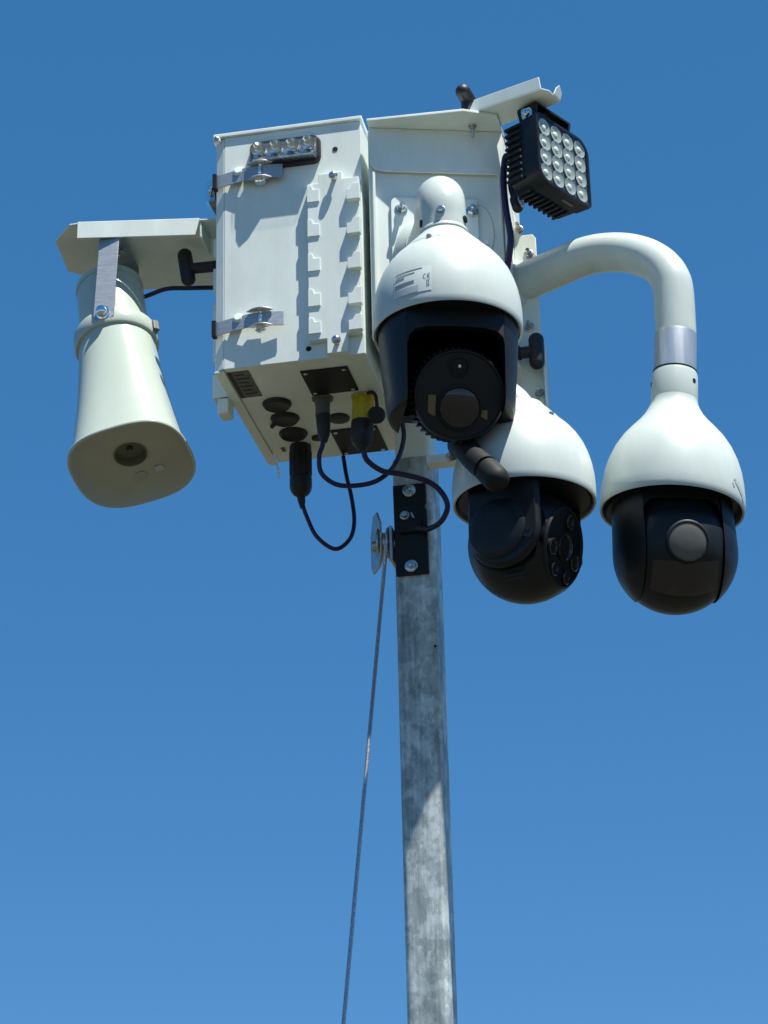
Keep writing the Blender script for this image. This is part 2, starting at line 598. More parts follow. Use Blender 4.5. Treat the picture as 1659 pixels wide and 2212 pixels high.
# underside fittings
def under(name, pts, m, parent, t=.002, bev=.0004):
    bb = B()
    prism(bb, [(x, y, -t) for x, y in pts], (0, 0, t-.0003))
    return obj(name, bb, m, parent, bev=bev)
st = under('data_sticker', [(.0185, .012), (.056, .012), (.056, .110), (.0185, .110)], STICK, cab, .0012)
bb = B()
prism(bb, [(.0186, .0125, -.0016), (.0255, .0125, -.0016), (.0255, .1095, -.0016), (.0186, .1095, -.0016)], (0, 0, .0004))
obj('sticker_band', bb, STICK2, st)
for k in range(6):
    bb = B()
    y0 = .022+k*.0142
    prism(bb, [(.029, y0, -.0016), (.029+(.022 if k % 2 else .017), y0, -.0016), (.029+(.022 if k % 2 else .017), y0+.005, -.0016), (.029, y0+.005, -.0016)], (0, 0, .0004))
    obj('sticker_text_line', bb, STICK2, st)
for (x0, x1, y0, y1) in ((.1395, .2215, .036, .127), (.1385, .2225, .271, .374)):
    cp = under('cover_plate', [(x0, y0), (x1, y0), (x1, y1), (x0, y1)], BLACK, cab, .003, .0008)
    for x, y in ((x0+.008, y0+.008), (x1-.008, y0+.008), (x0+.008, y1-.008), (x1-.008, y1-.008)):
        b = B()
        dome_screw(b, (x, y, -.003), (0, 0, -1), .0032, .002)
        obj('screw', b, STEEL, cp)
for y in (.146, .2045, .267):
    b = B()
    lathe(b, [(.0255, 0), (.0255, .002), (.0235, .005), (.022, .007), (.021, .0075), (.018, .0055), (.0004, .0055)], 36, axis_frame((.0728, y, -.0003), (0, 0, -1)))
    gr = obj('round_port_cap', b, RUBBER, cab)
    if abs(y-.2045) < .01:
        b = B()
        capsule(b, (.053, .212, -.004), (.043, .224, -.006), .0042)
        obj('cap_pull_tab', b, RUBBER, gr)
b = B()
lathe(b, [(.019, 0), (.019, .003), (.016, .0045), (.0004, .0045)], 30, axis_frame((.1645, .2265, -.0003), (0, 0, -1)))
obj('round_port_cap', b, RUBBER, cab)
b = B()
lathe(b, [(.011, 0), (.011, .003), (.008, .004), (.0004, .004)], 24, axis_frame((.111, .2944, -.0003), (0, 0, -1)))
obj('round_port_cap', b, RUBBER, cab)
under('vent_tab', [(.0365, .320), (.0435, .320), (.0435, .335), (.0365, .335)], GREYP, cab, .002)
# fitting low on the left side
b = B()
box(b, -.022, -.0005, .10, .135, -.03, .0)
obj('side_fitting', b, WHITE, cab, bev=.004)

# strobe light on the front
def strobe(loc, M, w, h, label, full=True):
    """local: x along the bar, y out of the surface, z up"""
    t = thing('strobe_light', loc, label, 'strobe light')
    bb = B()
    o_ = rrect(w, h, .014, 6)
    loft(bb, [[(x, y, z) for x, z in o_] for y in (.0005, .008)] + [[(x*.97, .010, z*.94) for x, z in o_]], M=M)
    obj('gasket_base', bb, RUBBER, t)
    bb = B()
    iw, ih = w-.009, h-.008
    o_ = rrect(iw, ih, .009, 5)
    loft(bb, [[(x, .0085, z) for x, z in o_], [(x, .024, z) for x, z in o_], [(x*.97, .028, z*.90+.001) for x, z in o_]], M=M)
    obj('clear_lens', bb, COVER, t)
    bb = B()
    box(bb, -iw/2+.003, iw/2-.003, .009, .0105, -ih/2+.003, ih/2-.003, M)
    # lower ledge of the reflector
    prism(bb, [(-iw/2+.004, .0106, -ih/2+.003), (-iw/2+.004, .023, -ih/2+.003), (-iw/2+.004, .020, -ih/2+.011), (-iw/2+.004, .0106, -ih/2+.013)], (iw-.008, 0, 0), M)
    obj('reflector_tray', bb, STEEL, t)
    nc = 4 if full else 2
    for k in range(nc):
        x = (k-(nc-1)/2)*iw/nc
        bb = B()
        r = iw/nc*.5
        lathe(bb, [(.003, .0108), (r*.45, .0122), (r*.75, .0165), (r*.92, .0225), (r*.92, .0229), (r*.7, .0168), (r*.4, .0127), (.003, .0114)], 20,
              M @ frame((x, 0, .004), (1, 0, 0), (0, 0, -1), (0, 1, 0)), False, False)
        c = obj('reflector_cup', bb, CHROME, t)
        bb = B()
        box(bb, x-.0022, x+.0022, .0108, .0135, .0018, .0062, M)
        obj('led_chip', bb, LED, c)
    return t

Mst = frame((.1268, 0, .4065), (1, 0, 0), (0, -1, 0), (0, 0, 1))
strobe((.1268, 0, .4065), Mst, .126, .055, 'clear four cell strobe light bar in black gasket on the latched cabinet front')
Mst = frame((-.0005, .072, .378), (0, -1, 0), (-1, 0, 0), (0, 0, 1))
strobe((-.0005, .072, .378), Mst, .075, .055, 'clear strobe light jutting from the cabinet side above the horn shelf', False)

# ------------------------------------------------------------------ cables and plugs under the cabinet
def plug_cable(name, loc, label, cat, parts, path, r):
    t = thing(name, loc, label, cat)
    for nm, bm_, m_ in parts:
        obj(nm, bm_, m_, t)
    bb = B()
    tube(bb, path, r, 12, 8)
    obj('cable', bb, CABLE, t)
    return t

b1 = B()
lathe(b1, [(.0185, 0), (.0195, .003), (.0195, .062), (.0188, .0625), (.0188, .0645), (.0200, .0655), (.0200, .080), (.0185, .088), (.014, .095), (.008, .099)], 32, axis_frame((.0727, .322, 0.0), (0, 0, -1)))
b2 = B()
for k in range(14):
    a = 2*PI*k/14
    box(b2, -.0012, .0012, .0192, .0203, .012, .058, axis_frame((.0727, .322, 0), (0, 0, -1)) @ Matrix.Rotation(a, 4, 'Z'))
b3 = B()
lathe(b3, [(.008, 0), (.0066, .012), (.0042, .024)], 18, axis_frame((.0728, .322, -.098), (.1, 0, -1)))
plug_cable('plug_cable', (.0727, .322, 0), 'cable hanging in a low loop from the large black plug under the cabinet', 'cable',
           [('black_plug', b1, RUBBER), ('plug_ribs', b2, RUBBER), ('strain_relief', b3, RUBBER)],
           [(.0729, .322, -.095), (.0762, .322, -.1168), (.0818, .325, -.1373), (.0986, .33, -.1762), (.1290, .34, -.1995), (.1534, .35, -.1798), (.1615, .355, -.1454), (.1565, .362, -.0962), (.1457, .37, -.0453), (.1393, .376, -.004)], .0038)
b1 = B()
lathe(b1, [(.0185, 0), (.0185, .003), (.0135, .004), (.0125, .020), (.0128, .034)], 28, axis_frame((.1537, .145, 0), (0, 0, -1)))
b2 = B()
lathe(b2, [(.0127, .0335), (.0122, .05), (.0105, .07), (.0058, .084)], 24, axis_frame((.1537, .145, 0), (.02, 0, -1)))
plug_cable('plug_cable', (.1537, .145, 0), 'cable looping from the grey connector up behind the foremost dome camera', 'cable',
           [('grey_connector', b1, GREYP), ('rubber_boot', b2, RUBBER)],
           [(.1549, .145, -.078), (.1521, .145, -.092), (.1465, .145, -.1105), (.1488, .15, -.1395), (.1709, .16, -.1584), (.2013, .17, -.1604), (.2347, .18, -.1524), (.2603, .19, -.1304), (.2755, .2, -.098), (.2841, .2, -.0633), (.2815, .2, -.0271), (.2815, .2, .03)], .0042)
b1 = B()
lathe(b1, [(.0200, .001), (.0200, .005), (.0185, .006), (.0190, .012), (.0182, .03), (.0190, .046), (.0185, .05)], 30, axis_frame((.2235, .155, 0), (-.05, 0, -1)))
b2 = B()
lathe(b2, [(.0192, .049), (.0196, .054), (.0194, .078), (.0165, .090), (.009, .098), (.005, .106)], 30, axis_frame((.2235, .155, 0), (-.05, 0, -1)))
b4 = B()
lathe(b4, [(.0212, -.0002), (.0212, .0022), (.0205, .003)], 30, axis_frame((.2235, .155, 0), (0, 0, -1)))
b3 = B()
lathe(b3, [(.0004, -.004), (.013, -.004), (.0152, -.001), (.0152, .010), (.0135, .013), (.0004, .0132)], 28, axis_frame((.2505, .13, -.0515), (.25, -.9, -.45)))
b5 = B()
tube(b5, [(.232, .142, -.003), (.243, .134, -.005), (.2505, .130, -.016), (.252, .130, -.038)], .0032, 8)
plug_cable('plug_cable', (.2235, .155, 0), 'cable running from the yellow connector across to the black plate on the mast', 'cable',
           [('yellow_connector', b1, YELLOW), ('rubber_boot', b2, RUBBER), ('socket_flange', b4, STEEL3), ('dust_cap', b3, RUBBER), ('cap_strap', b5, RUBBER)],
           [(.2200, .155, -.098), (.2222, .155, -.108), (.2286, .16, -.1226), (.2506, .17, -.1382), (.2811, .18, -.1431), (.3168, .19, -.153), (.3415, .2, -.1689), (.3544, .21, -.1966), (.3407, .225, -.2177), (.3161, .24, -.2232), (.2926, .2495, -.2164)], .0048)

# ------------------------------------------------------------------ angled cabinet (right box) with visor
cab2 = thing('camera_cabinet', (.385, .2, .02), 'white steel cabinet with angled front under a visor, behind the foremost dome camera', 'cabinet')
FA = V(.272, 0, 0)                 # left end of the angled face
FD = V(.956, .292, 0).normalized()  # along the face
FN = V(.292, -.956, 0).normalized()  # out of the face


def face(s, z, out=0.0):
    p = FA+FD*s+FN*out
    return V(p.x, p.y, z)


FB = FA+FD*.2365
b = B()
prism(b, [(FA.x, FA.y, .024), (FB.x, FB.y, .024), (FB.x, .245, .024), (.328, .245, .024), (.328, .215, .024), (FA.x, .215, .024)], (0, 0, .4090))
obj('cabinet_body', b, WHITE, cab2, bev=.003)
b = B()
prism(b, [(.2762, -.0285, .4335), (.444, -.0200, .4335), (.499, .010, .4335), (.502, .30, .4335), (.2762, .30, .4335)], (0, 0, .0055))
visor = obj('visor', b, WHITE, cab2, bev=.0012)
b = B()
o_ = [(.002, .4330), (.2345, .4330), (.2345, .353), (.231, .347), (.024, .347), (.010, .351), (.003, .362)]
prism(b, [face(s, z, .009) for s, z in o_], -FN*.004)
obj('front_apron', b, WHITE, cab2, bev=.0008)
b = B()
prism(b, [face(s, z, .0005) for s, z in ((.006, .345), (.011, .345), (.011, .03), (.006, .03))], FN*.009)
obj('edge_return', b, WHITE, cab2, bev=.0012)
b = B()
for s in (.224, .2315):
    prism(b, [face(s, .35, .0005), face(s+.0045, .35, .0005), face(s+.0045, .03, .0005), face(s, .03, .0005)], FN*.008)
obj('edge_return', b, WHITE, cab2, bev=.001)
b = B()
prism(b, [face(s, z, .0005) for s, z in [(x+.112, zz+.215) for x, zz in rrect(.150, .165, (.006, .012, .006, .006), 4)]], FN*.006)
mp = obj('mounting_plate', b, WHITE, cab2, bev=.001)
for s, z in ((.054, .272), (.176, .272), (.054, .158), (.176, .158)):
    b = B()
    bolt(b, face(s, z, .0065), FN, .0082, .007, True, .013)
    obj('bolt', b, STEEL, mp)
b = B()
bolt(b, (.452, .028, .4333), (0, 0, -1), .0058, .005, True, .016)
obj('visor_bolt', b, STEEL3, visor)
b = B()
tube(b, [face(.178, .272, .018), face(.190, .270, .030), face(.205, .252, .026), face(.212, .22, .014), face(.205, .19, .008)], .0011, 6)
obj('bare_wire', b, STEEL3, mp)

b = B()
tube(b, [(.325, .012, .4440), (.36, -.006, .4445), (.395, .006, .4445), (.425, .03, .4442), (.436, .055, .4440)], .0048, 10)
tag(obj('visor_cable', b, CABLE, loc=(.436, .055, .4440)), 'thin dark cable lying on top of the visor beside the capsule antenna', 'cable')

# lamp arm on the visor
AN = V(.947, -.321, 0).normalized()     # along the arm
AA = V(-AN.y, AN.x, 0)                  # across, away from the camera
arm = thing('floodlight_bracket', (.45, .02, .4427), 'white folded steel arm reaching out from the visor to the floodlight', 'bracket')
a0 = V(.4500, .000, .4395)
b = B()
prism(b, [a0, a0+AN*.142, a0+AN*.150+AA*.012, a0+AN*.150+AA*.052, a0+AN*.02+AA*.064, a0+AA*.06], (0, 0, .0025))
obj('arm_plate', b, WHITE, arm, bev=.0008)
b = B()
prism(b, [a0+V(0, 0, .0026), a0+AN*.140+V(0, 0, .0026), a0+AN*.137+V(0, 0, .027), a0+AN*.012+V(0, 0, .025)], AA*.0025)
obj('arm_flange', b, WHITE, arm, bev=.0008)
b = B()
e0 = a0+AN*.150+AA*.026+V(0, 0, .002)
prism(b, [e0, e0+AA*.024, e0+AA*.024+V(0, 0, .012)+AN*.004, e0+AA*.012+V(0, 0, .022)+AN*.006, e0+AA*.004+V(0, 0, .014)+AN*.004], AN*.0022)
obj('arm_end_ear', b, WHITE, arm, bev=.0006)

# ------------------------------------------------------------------ floodlight
LN = V(.865, -.5, 0).normalized()
LA = V(.5, .865, 0).normalized()
LT = V(.5710, -.038, .4060)            # top left corner of the lens face
LW, LH, LDp = .146, .134, .066
lc = LT+LA*LW/2-V(0, 0, LH/2)
ML = frame(lc, LA, V(0, 0, 1), LN)     # local: x across, y up, z out
fl_t = thing('floodlight', tuple(lc-LN*LDp/2), 'square black LED floodlight with sixteen reflector cells under the lamp arm', 'floodlight')
b = B()
cr_ = (.030, .010, .030, .010)
o_ = rrect(LW, LH, cr_, 8)
oi = rrect(LW-.012, LH-.012, (.025, .006, .025, .006), 8)
loft(b, [[(x*.94, y*.94, -LDp) for x, y in o_], [(x*.96, y*.96, -.030) for x, y in o_], [(x*.985, y*.985, -.029) for x, y in o_], [(x, y, -.004) for x, y in o_],
         [(x*.99, y*.99, 0) for x, y in o_], [(x, y, 0) for x, y in oi], [(x, y, -.0052) for x, y in oi]], M=ML)
obj('lamp_housing', b, BLACK2, fl_t, sharp=40)
# cooling fins round the back half
def fin(k, side):
    bb = B()
    if side in ('l', 'r'):
        y = -LH/2+.016+k*.0128
        x0 = -LW/2-.0015 if side == 'l' else LW/2-.010
        prism(bb, [(x0, y, -LDp-.003), (x0+.0115, y, -LDp-.003), (x0+.0115, y, -.031), (x0, y, -.037)], (0, .0048, 0), ML)
    else:
        x = -LW/2+.018+k*.0128
        y0 = -LH/2-.0015 if side == 'b' else LH/2-.010
        prism(bb, [(x, y0, -LDp-.003), (x, y0+.0115, -LDp-.003), (x, y0+.0115, -.031), (x, y0, -.037)], (.0048, 0, 0), ML)
    obj('cooling_fin', bb, BLACK2, fl_t, bev=.0008)
for k in range(9):
    fin(k, 'l')
for k in range(9):
    fin(k, 'b')
b = B()
prism(b, [(.010, -LH/2-.0008, -.0135), (.038, -LH/2-.0008, -.0135), (.038, -LH/2-.0008, -.0185), (.010, -LH/2-.0008, -.0185)], (0, .0006, 0), ML)
obj('drain_slot', b, GREYP, fl_t)
b = B()
prism(b, [(x, y, -.0051) for x, y in rrect(LW-.0122, LH-.0122, (.025, .006, .025, .006), 8)], (0, 0, .0008), ML)
refl = obj('reflector_panel', b, GREYP, fl_t)
cw, ch = (LW-.016)/4, (LH-.016)/4
n_c = 0
for i in range(4):
    for j in range(4):
        cx, cy = (i-1.5)*cw, (j-1.5)*ch
        b = B()
        r = cw*.47
        Mc = ML @ Matrix.Translation((cx, cy, -.0042))
        sq = []
        for q, zz in ((.30, .0003), (.52, .0007), (.78, .0014), (.96, .0026), (1.0, .0024), (.80, .0012), (.55, .0005), (.32, .0001)):
            sq.append([(r*q*math.cos(2*PI*m/16), r*q*1.06*math.sin(2*PI*m/16), zz) for m in range(16)])
        loft(b, sq, False, False, Mc)
        c_ = obj('reflector_cup', b, REFL, fl_t)
        b = B()
        lathe(b, [(r*.38, .0001), (r*.36, .0012), (r*.30, .0022), (r*.17, .0028), (.0002, .0030)], 12, Mc)
        obj('led_chip', b, LED, c_)
b = B()
prism(b, [(x, y, -.0012) for x, y in rrect(LW-.0124, LH-.0124, (.025, .006, .025, .006), 8)], (0, 0, .0009), ML)
obj('lens_glass', b, COVER, fl_t)
b = B()
# U-shaped mounting foot on top
for x0, x1 in ((-.060, -.055), (.030, .035)):
    prism(b, [(x0, LH/2-.006, -.045), (x0, LH/2-.006, -.012), (x0, LH/2+.017, -.008), (x0, LH/2+.0235, -.008), (x0, LH/2+.0235, -.05)], (x1-x0, 0, 0), ML)
prism(b, [(-.060, LH/2+.0235, -.05), (.035, LH/2+.0235, -.05), (.035, LH/2+.0235, -.008), (-.060, LH/2+.0235, -.008)], (0, .004, 0), ML)
box(b, -.0545, .0295, LH/2-.004, LH/2+.012, -.045, -.018, ML)
foot = obj('mounting_foot', b, BLACK2, fl_t, bev=.0012)
for (x, y) in ((-.020, .012), (.012, .006)):
    b = B()
    prism(b, [(px+x, py+LH/2+y, -.0178) for px, py in rrect(.018, .0045, .002, 3)], (0, 0, .0006), ML)
    obj('foot_slot', b, GREYP, foot)
b = B()
pb = ML @ V(-.0602, LH/2+.010, -.028)
bolt(b, pb, -LA, .0085, .006, True, .004)
obj('pivot_bolt', b, CHROME, foot)
# lamp cable
b = B()
pk = ML @ V(-.01, -.005, -LDp)
tube(b, [tuple(pk), (.527, .03, .350), (.513, .05, .372), (.5062, .040, .370), (.5022, .037, .345), (.5005, .035, .3104), (.5025, .035, .2641), (.5081, .035, .2087), (.5043, .037, .1776), (.4970, .045, .150)], .0058, 12)
tag(obj('lamp_cable', b, CABLE, loc=(.4970, .045, .150)), 'thick dark cable running down the angled cabinet edge from the floodlight', 'cable')
b = B()
tube(b, [(.515, .05, .345), (.5125, .045, .315), (.5175, .04, .285), (.523, .036, .262)], .0062, 12)
b2 = B()
capsule(b2, (.5165, .043, .292), (.5245, .034, .255), .0095)
ct = thing('cable_splice', (.5175, .04, .285), 'short dark cable splice with sleeve hanging behind the floodlight', 'cable')
obj('cable_tail', b, CABLE, ct)
obj('sleeve', b2, RUBBER, ct)
b = B()
tube(b, [(.524, .036, .312), (.527, .03, .28), (.533, .024, .258)], lambda t: .004-.001*t, 8)
obj('clear_tape_end', b, ALU, ct)

# ------------------------------------------------------------------ T-shaped antenna knobs
def antenna(a, b_, stem0, stem1, label, grp='black capsule antennas on stubs'):
    t = thing('stub_antenna', stem1, label, 'antenna', grp)
    bb = B()
    capsule(bb, a, b_, .0132, 24, 7)
    obj('capsule', bb, RUBBER, t)
    bb = B()
    tube(bb, [stem0, stem1], .0102, 18, 0)
    st_ = obj('stem', bb, RUBBER, t)
    bb = B()
    d_ = (Vector(stem0)-Vector(stem1)).normalized()
    lathe(bb, [(.0125, 0), (.0125, .004), (.0115, .005)], 18, axis_frame(stem1, d_))
    obj('stem_nut', bb, BLACK, st_)
antenna((0.5318, 0.1200, 0.0641), (0.5307, 0.1200, -0.0033), (0.5312, 0.1200, 0.0304), (0.4995, 0.1210, 0.0304), 'black capsule antenna on the bracket post beside the two side domes')
antenna((.4335, .030, .516), (.446, .100, .512), (.4385, .062, .515), (.4395, .064, .4425), 'black capsule antenna standing on top of the visor')
antenna((-.0985, .15, .332), (-.0885, .152, .258), (-.0935, .151, .291), (-.0012, .155, .291), 'black capsule antenna beneath the horn shelf')

# ------------------------------------------------------------------ bracket post on the right of the angled cabinet
post = thing('bracket_post', (.52, .15, -.118), 'white steel channel post with bolts, beside the angled cabinet and behind the curved pipe arm', 'bracket')
b = B()
prism(b, [(.4985, .15, -.118), (.5370, .15, -.118), (.5365, .15, .268), (.531, .15, .2755), (.512, .15, .2755), (.4985, .15, .33)], (0, .004, 0))
obj('post_plate', b, WHITE, post, bev=.001)
b = B()
box(b, .5410, .5450, .126, .158, -.121, .045)
prism(b, [(.5370, .1542, -.121), (.5450, .1542, -.121), (.5450, .1582, -.121), (.5370, .1582, -.121)], (0, 0, .166))
obj('outer_flange', b, WHITE, post, bev=.001)
b = B()
box(b, .33, .5400, .1545, .182, -.1405, -.1255)
obj('lower_rail', b, WHITE, post, bev=.0015)
b = B()
box(b, .4985, .525, .1545, .22, .11, .23)
obj('side_arm', b, WHITE, post, bev=.0015)
for p, d_, s_ in (((.5075, .1498, .287), (0, -1, 0), .018), ((.5230, .1498, .236), (0, -1, 0), .012), ((.5180, .1498, .093), (0, -1, 0), .016), ((.5300, .1498, -.036), (0, -1, 0), .014), ((.372, .1543, -.133), (0, -1, 0), .004)):
    b = B()
    bolt(b, p, d_, .0065, .005, True, s_)
    obj('bolt', b, STEEL3, post)

# ------------------------------------------------------------------ dome cameras
K = .1175/164
EGG = [(164, 0), (164.8, 14), (164.8, 40), (163, 65), (159, 90), (152.5, 114), (143, 138), (130, 160), (116, 178), (105, 189)]
CAPP = [(102, 188.5), (101.5, 192), (90, 206), (76, 221), (63, 235), (54, 245), (52, 248.5)]
BELL = [(160, 0), (161.5, 12), (161, 32), (158, 62), (153, 91), (145, 118), (133, 146), (117, 172), (99, 194), (82, 213), (68, 232), (59, 249), (54, 262), (53, 272)]


def shell(t, M, prof, name='dome_housing'):
    b = B()
    p = [(r*K, h*K) for r, h in prof]
    lathe(b, [(p[0][0]-.0045, .03), (p[0][0]-.004, -.0005), (p[0][0]-.001, -.0018)] + p, 72, M, False, False)
    sh = obj(name, b, WHITE2, t, sharp=50)
    b = B()
    lathe(b, [(p[0][0]-.0048, .010), (p[0][0]-.02, .016), (.0004, .018)], 56, M, False, False)
    obj('inner_ceiling', b, CAVITY, t)
    return sh


def surf_point(prof, M, ang, h, off):
    """point on a lathe surface at angle ang (0 = local -Y, positive to +X) and height h (profile units)"""
    for (r0, h0), (r1, h1) in zip(prof, prof[1:]):
        if h0 <= h <= h1:
            r = r0+(r1-r0)*(h-h0)/(h1-h0)
            break
    r = r*K+off
    return M @ V(r*math.sin(ang), -r*math.cos(ang), h*K)


def patch(name, prof, M, a0, a1, h0, h1, off, m, parent, nu=8, nv=4, shear=0.0):
    b = B()
    g_ = [[b.verts.new(surf_point(prof, M, R_(a0+(a1-a0)*i/nu), h0+(h1-h0)*j/nv+shear*i/nu, off)) for i in range(nu+1)] for j in range(nv+1)]
    for j in range(nv):
        for i in range(nu):
            b.faces.new((g_[j][i], g_[j][i+1], g_[j+1][i+1], g_[j+1][i]))
    return obj(name, b, m, parent)


def head_frame(M, pan):
    return M @ Matrix.Rotation(pan, 4, 'Z')


# --- foremost camera
c0 = V(.4323, -.1956, -.0885)
t = thing('dome_camera', tuple(c0), 'white dome camera with open black yoke and round ribbed lens drum, before the angled cabinet', 'camera')
M0 = Matrix.Translation(c0)
sh = shell(t, M0, EGG)
b = B()
lathe(b, [(r*K, h*K) for r, h in CAPP], 56, M0, False, False)
cap = obj('neck_cap', b, WHITE2, t)
b = B()
lathe(b, [(103.4*K, 186.5*K), (103.4*K, 190.6*K)], 56, M0, False, False)  # added dark ring that draws the gap line at the cap seam
obj('cap_gap_line', b, GREYP, cap)
Mc = M0 @ Matrix.Rotation(R_(11), 4, 'Z')
# screws on the seam
for a in (-17, 60, 160):
    b = B()
    p = surf_point(EGG, M0, R_(a+8), 188, 0)
    dome_screw(b, p, (p-(c0+V(0, 0, .05))), .0045, .006)
    obj('seam_screw', b, STEEL, cap)
# rating label, wrapped on the shell
lb = patch('rating_label', EGG, M0, -34, -1.5, 24, 88, .0006, LABELW, sh, 12, 6)
for (a0, a1, h0, h1) in ((-33, -9, 82, 84.5), (-32, -15, 74, 76.5), (-33, -24, 67, 70), (-33, -15.5, 49, 56), (-32.5, -22, 44.5, 46.5)):
    patch('label_line', EGG, M0, a0, a1, h0, h1, .0010, INK, lb, 8, 1)
patch('label_block', EGG, M0, -33, -12, 26, 41, .0010, LABELG, lb, 8, 2)
# CE mark and bin symbol as strokes
def arc_stroke(a_c, h_c, ra, rh, t0, t1, w=.55, n=8):
    b = B()
    prev = None
    for i in range(n+1):
        tt = R_(t0+(t1-t0)*i/n)
        q = [b.verts.new(surf_point(EGG, M0, R_(a_c+(ra+s*w)*math.cos(tt)), h_c+(rh+s*w*2.6)*math.sin(tt), .0010)) for s in (-.5, .5)]
        if prev:
            b.faces.new((prev[0], q[0], q[1], prev[1]))
        prev = q
    obj('label_mark', b, INK, lb)
arc_stroke(-6.2, 60, 1.7, 6, 75, 285)
arc_stroke(-3.0, 60, 1.7, 6, 75, 285)
patch('label_mark', EGG, M0, -4.5, -3.0, 58.7, 61.3, .0010, INK, lb, 2, 1)
for (a0, a1, h0, h1) in ((-5.6, -3.0, 48.5, 50), (-5.3, -4.7, 41, 48.5), (-3.9, -3.3, 41, 48.5), (-5.2, -3.4, 40, 41.5), (-5.6, -3.0, 35, 37.5)):
    patch('label_mark', EGG, M0, a0, a1, h0, h1, .0010, INK, lb, 2, 1)
# arm: up out of the cap, elbow, back to the angled cabinet
b = B()
root = face(.105, .190, .014)
path = [c0+V(0, 0, 246*K), c0+V(0, 0, .20), c0+V(-.001, 0, .230), c0+V(-.004, .012, .252), c0+V(-.014, .042, .272), c0+V(-.026, .085, .278), root+FN*.07+V(0, 0, .002), root]
tube(b, path, lambda u: .0366+(.010*max(0, (u-.72)/.28)**1.5), 32, 6)
am = obj('mounting_arm', b, WHITE2, t, sharp=60)
b = B()
lathe(b, [(.0362, 0), (.0392, .002), (.0392, .004), (.0372, .008)], 40, Matrix.Translation(c0+V(0, 0, 247*K)))
obj('neck_collar', b, WHITE2, t)
b = B()
lathe(b, [(.064, -.0075), (.064, .002), (.061, .006), (.050, .012), (.0465, .016)], 40, axis_frame(root, FN))
obj('arm_flange', b, WHITE2, am)
b = B()
bolt(b, c0+V(.0015, -.0362, .205), (0, -1, .1), .0055, .005, True, 0)
obj('arm_screw', b, STEEL, am)
for a in (-70, 75):
    b = B()
    lathe(b, [(.0065, -.001), (.0065, .002), (.005, .003)], 16, axis_frame(c0+V(.0362*math.sin(R_(a)), -.0362*math.cos(R_(a)), .198), (math.sin(R_(a)), -math.cos(R_(a)), 0)))
    obj('blanking_screw', b, BLACK, am)
# yoke and drum
MH = head_frame(M0, math.atan2(.161, .987)+R_(9))
YP = [(.0004, -.149), (.091, -.149), (.0965, -.146), (.0995, -.138), (.1010, -.122), (.1030, -.095), (.105, -.08), (.1085, -.03), (.110, .006)]
b = B()
lathe(b, YP, 64)
cut(b, [((-.0755, 0, 0), (1, 0, 0)), ((0, .075, 0), (0, 1, 0))])
bmesh.ops.transform(b, matrix=MH, verts=b.verts)
ya = obj('yoke_arm', b, BLACK2, t, bev=.003, sharp=30)
b = B()
lathe(b, YP, 64)
cut(b, [((.0755, 0, 0), (-1, 0, 0)), ((0, .075, 0), (0, 1, 0))])
bmesh.ops.transform(b, matrix=MH, verts=b.verts)
obj('yoke_arm', b, BLACK2, t, bev=.003, sharp=30)
b = B()
arch = [(-.0750, .006), (-.0750, -.058), (-.072, -.044), (-.063, -.034), (-.045, -.029), (0, -.027), (.045, -.029), (.063, -.034), (.072, -.044), (.0750, -.058), (.0750, .006)]
prism(b, [(x, -.080, z) for x, z in arch], (0, .016, 0), MH)
obj('yoke_crown', b, BLACK2, t, bev=.0025)
b = B()
box(b, -.0750, .0750, .05, .074, -.12, .006, MH)
obj('yoke_back_blocker', b, BLACK2, t)
b = B()
lathe(b, [(.114, .003), (.114, .0085)], 56, M0)
obj('pan_ring', b, BLACK2, t)
dc = MH @ V(.007, 0, -.106)
fd = (MH.to_3x3() @ V(0, -1, 0))
fdir = V(fd.x*.90, fd.y*.90, -.44).normalized()
MD = axis_frame(dc-fdir*.013, fdir, (0, 0, 1)) @ Matrix.Scale(.965, 4)
b = B()
lathe(b, [(.055, -.062), (.066, -.05), (.0685, -.02), (.0685, .045), (.0735, .046), (.0740, .062), (.0715, .066), (.069, .066), (.068, .0625), (.0004, .0625)], 64, MD)
dr = obj('lens_drum', b, BLACK2, t, sharp=40)
for k in range(46):
    a = 2*PI*k/46
    b = B()
    box(b, -.0017, .0017, .067, .0765, -.03, .0445, MD @ Matrix.Rotation(a, 4, 'Z'))
    obj('drum_fin', b, BLACK2, dr)
b = B()
lathe(b, [(.0155, .0622), (.0165, .0665), (.0140, .0668), (.0125, .064), (.0004, .064)], 32, MD @ Matrix.Translation((-.001, .0455, 0)), False)
il = obj('laser_window', b, BLACK, dr)
b = B()
lathe(b, [(.0030, .064), (.0025, .0658), (.0003, .0663)], 16, MD @ Matrix.Translation((-.001, .0455, 0)))
obj('laser_lens', b, CHROME, il)
b = B()
lathe(b, [(.0365, .062), (.036, .0675), (.0335, .068), (.0315, .0655), (.0245, .0652), (.0240, .0668), (.0225, .0668), (.0215, .065), (.0145, .0648), (.0140, .066), (.0125, .066), (.0004, .0645)], 48, MD @ Matrix.Translation((.001, -.0205, 0)), False)
ml = obj('main_lens_ring', b, BLACK, dr)
b = B()
lathe(b, [(.0312, .0656), (.022, .0686), (.010, .0700), (.0003, .0703)], 40, MD @ Matrix.Translation((.001, -.0205, 0)), False)
obj('main_lens', b, LENSG, ml)
for sx, sy, w_, h_ in ((-.0435, -.018, .012, .034), (.041, -.031, .010, .016)):
    b = B()
    prism(b, [(sx-w_/2, sy-h_/2+.006, .0634), (sx-w_/2, sy+h_/2, .0634), (sx+w_/2, sy+h_/2, .0634), (sx+w_/2, sy-h_/2, .0634)], (0, 0, .0006), MD)
    obj('sensor_window', b, AMBER, dr)

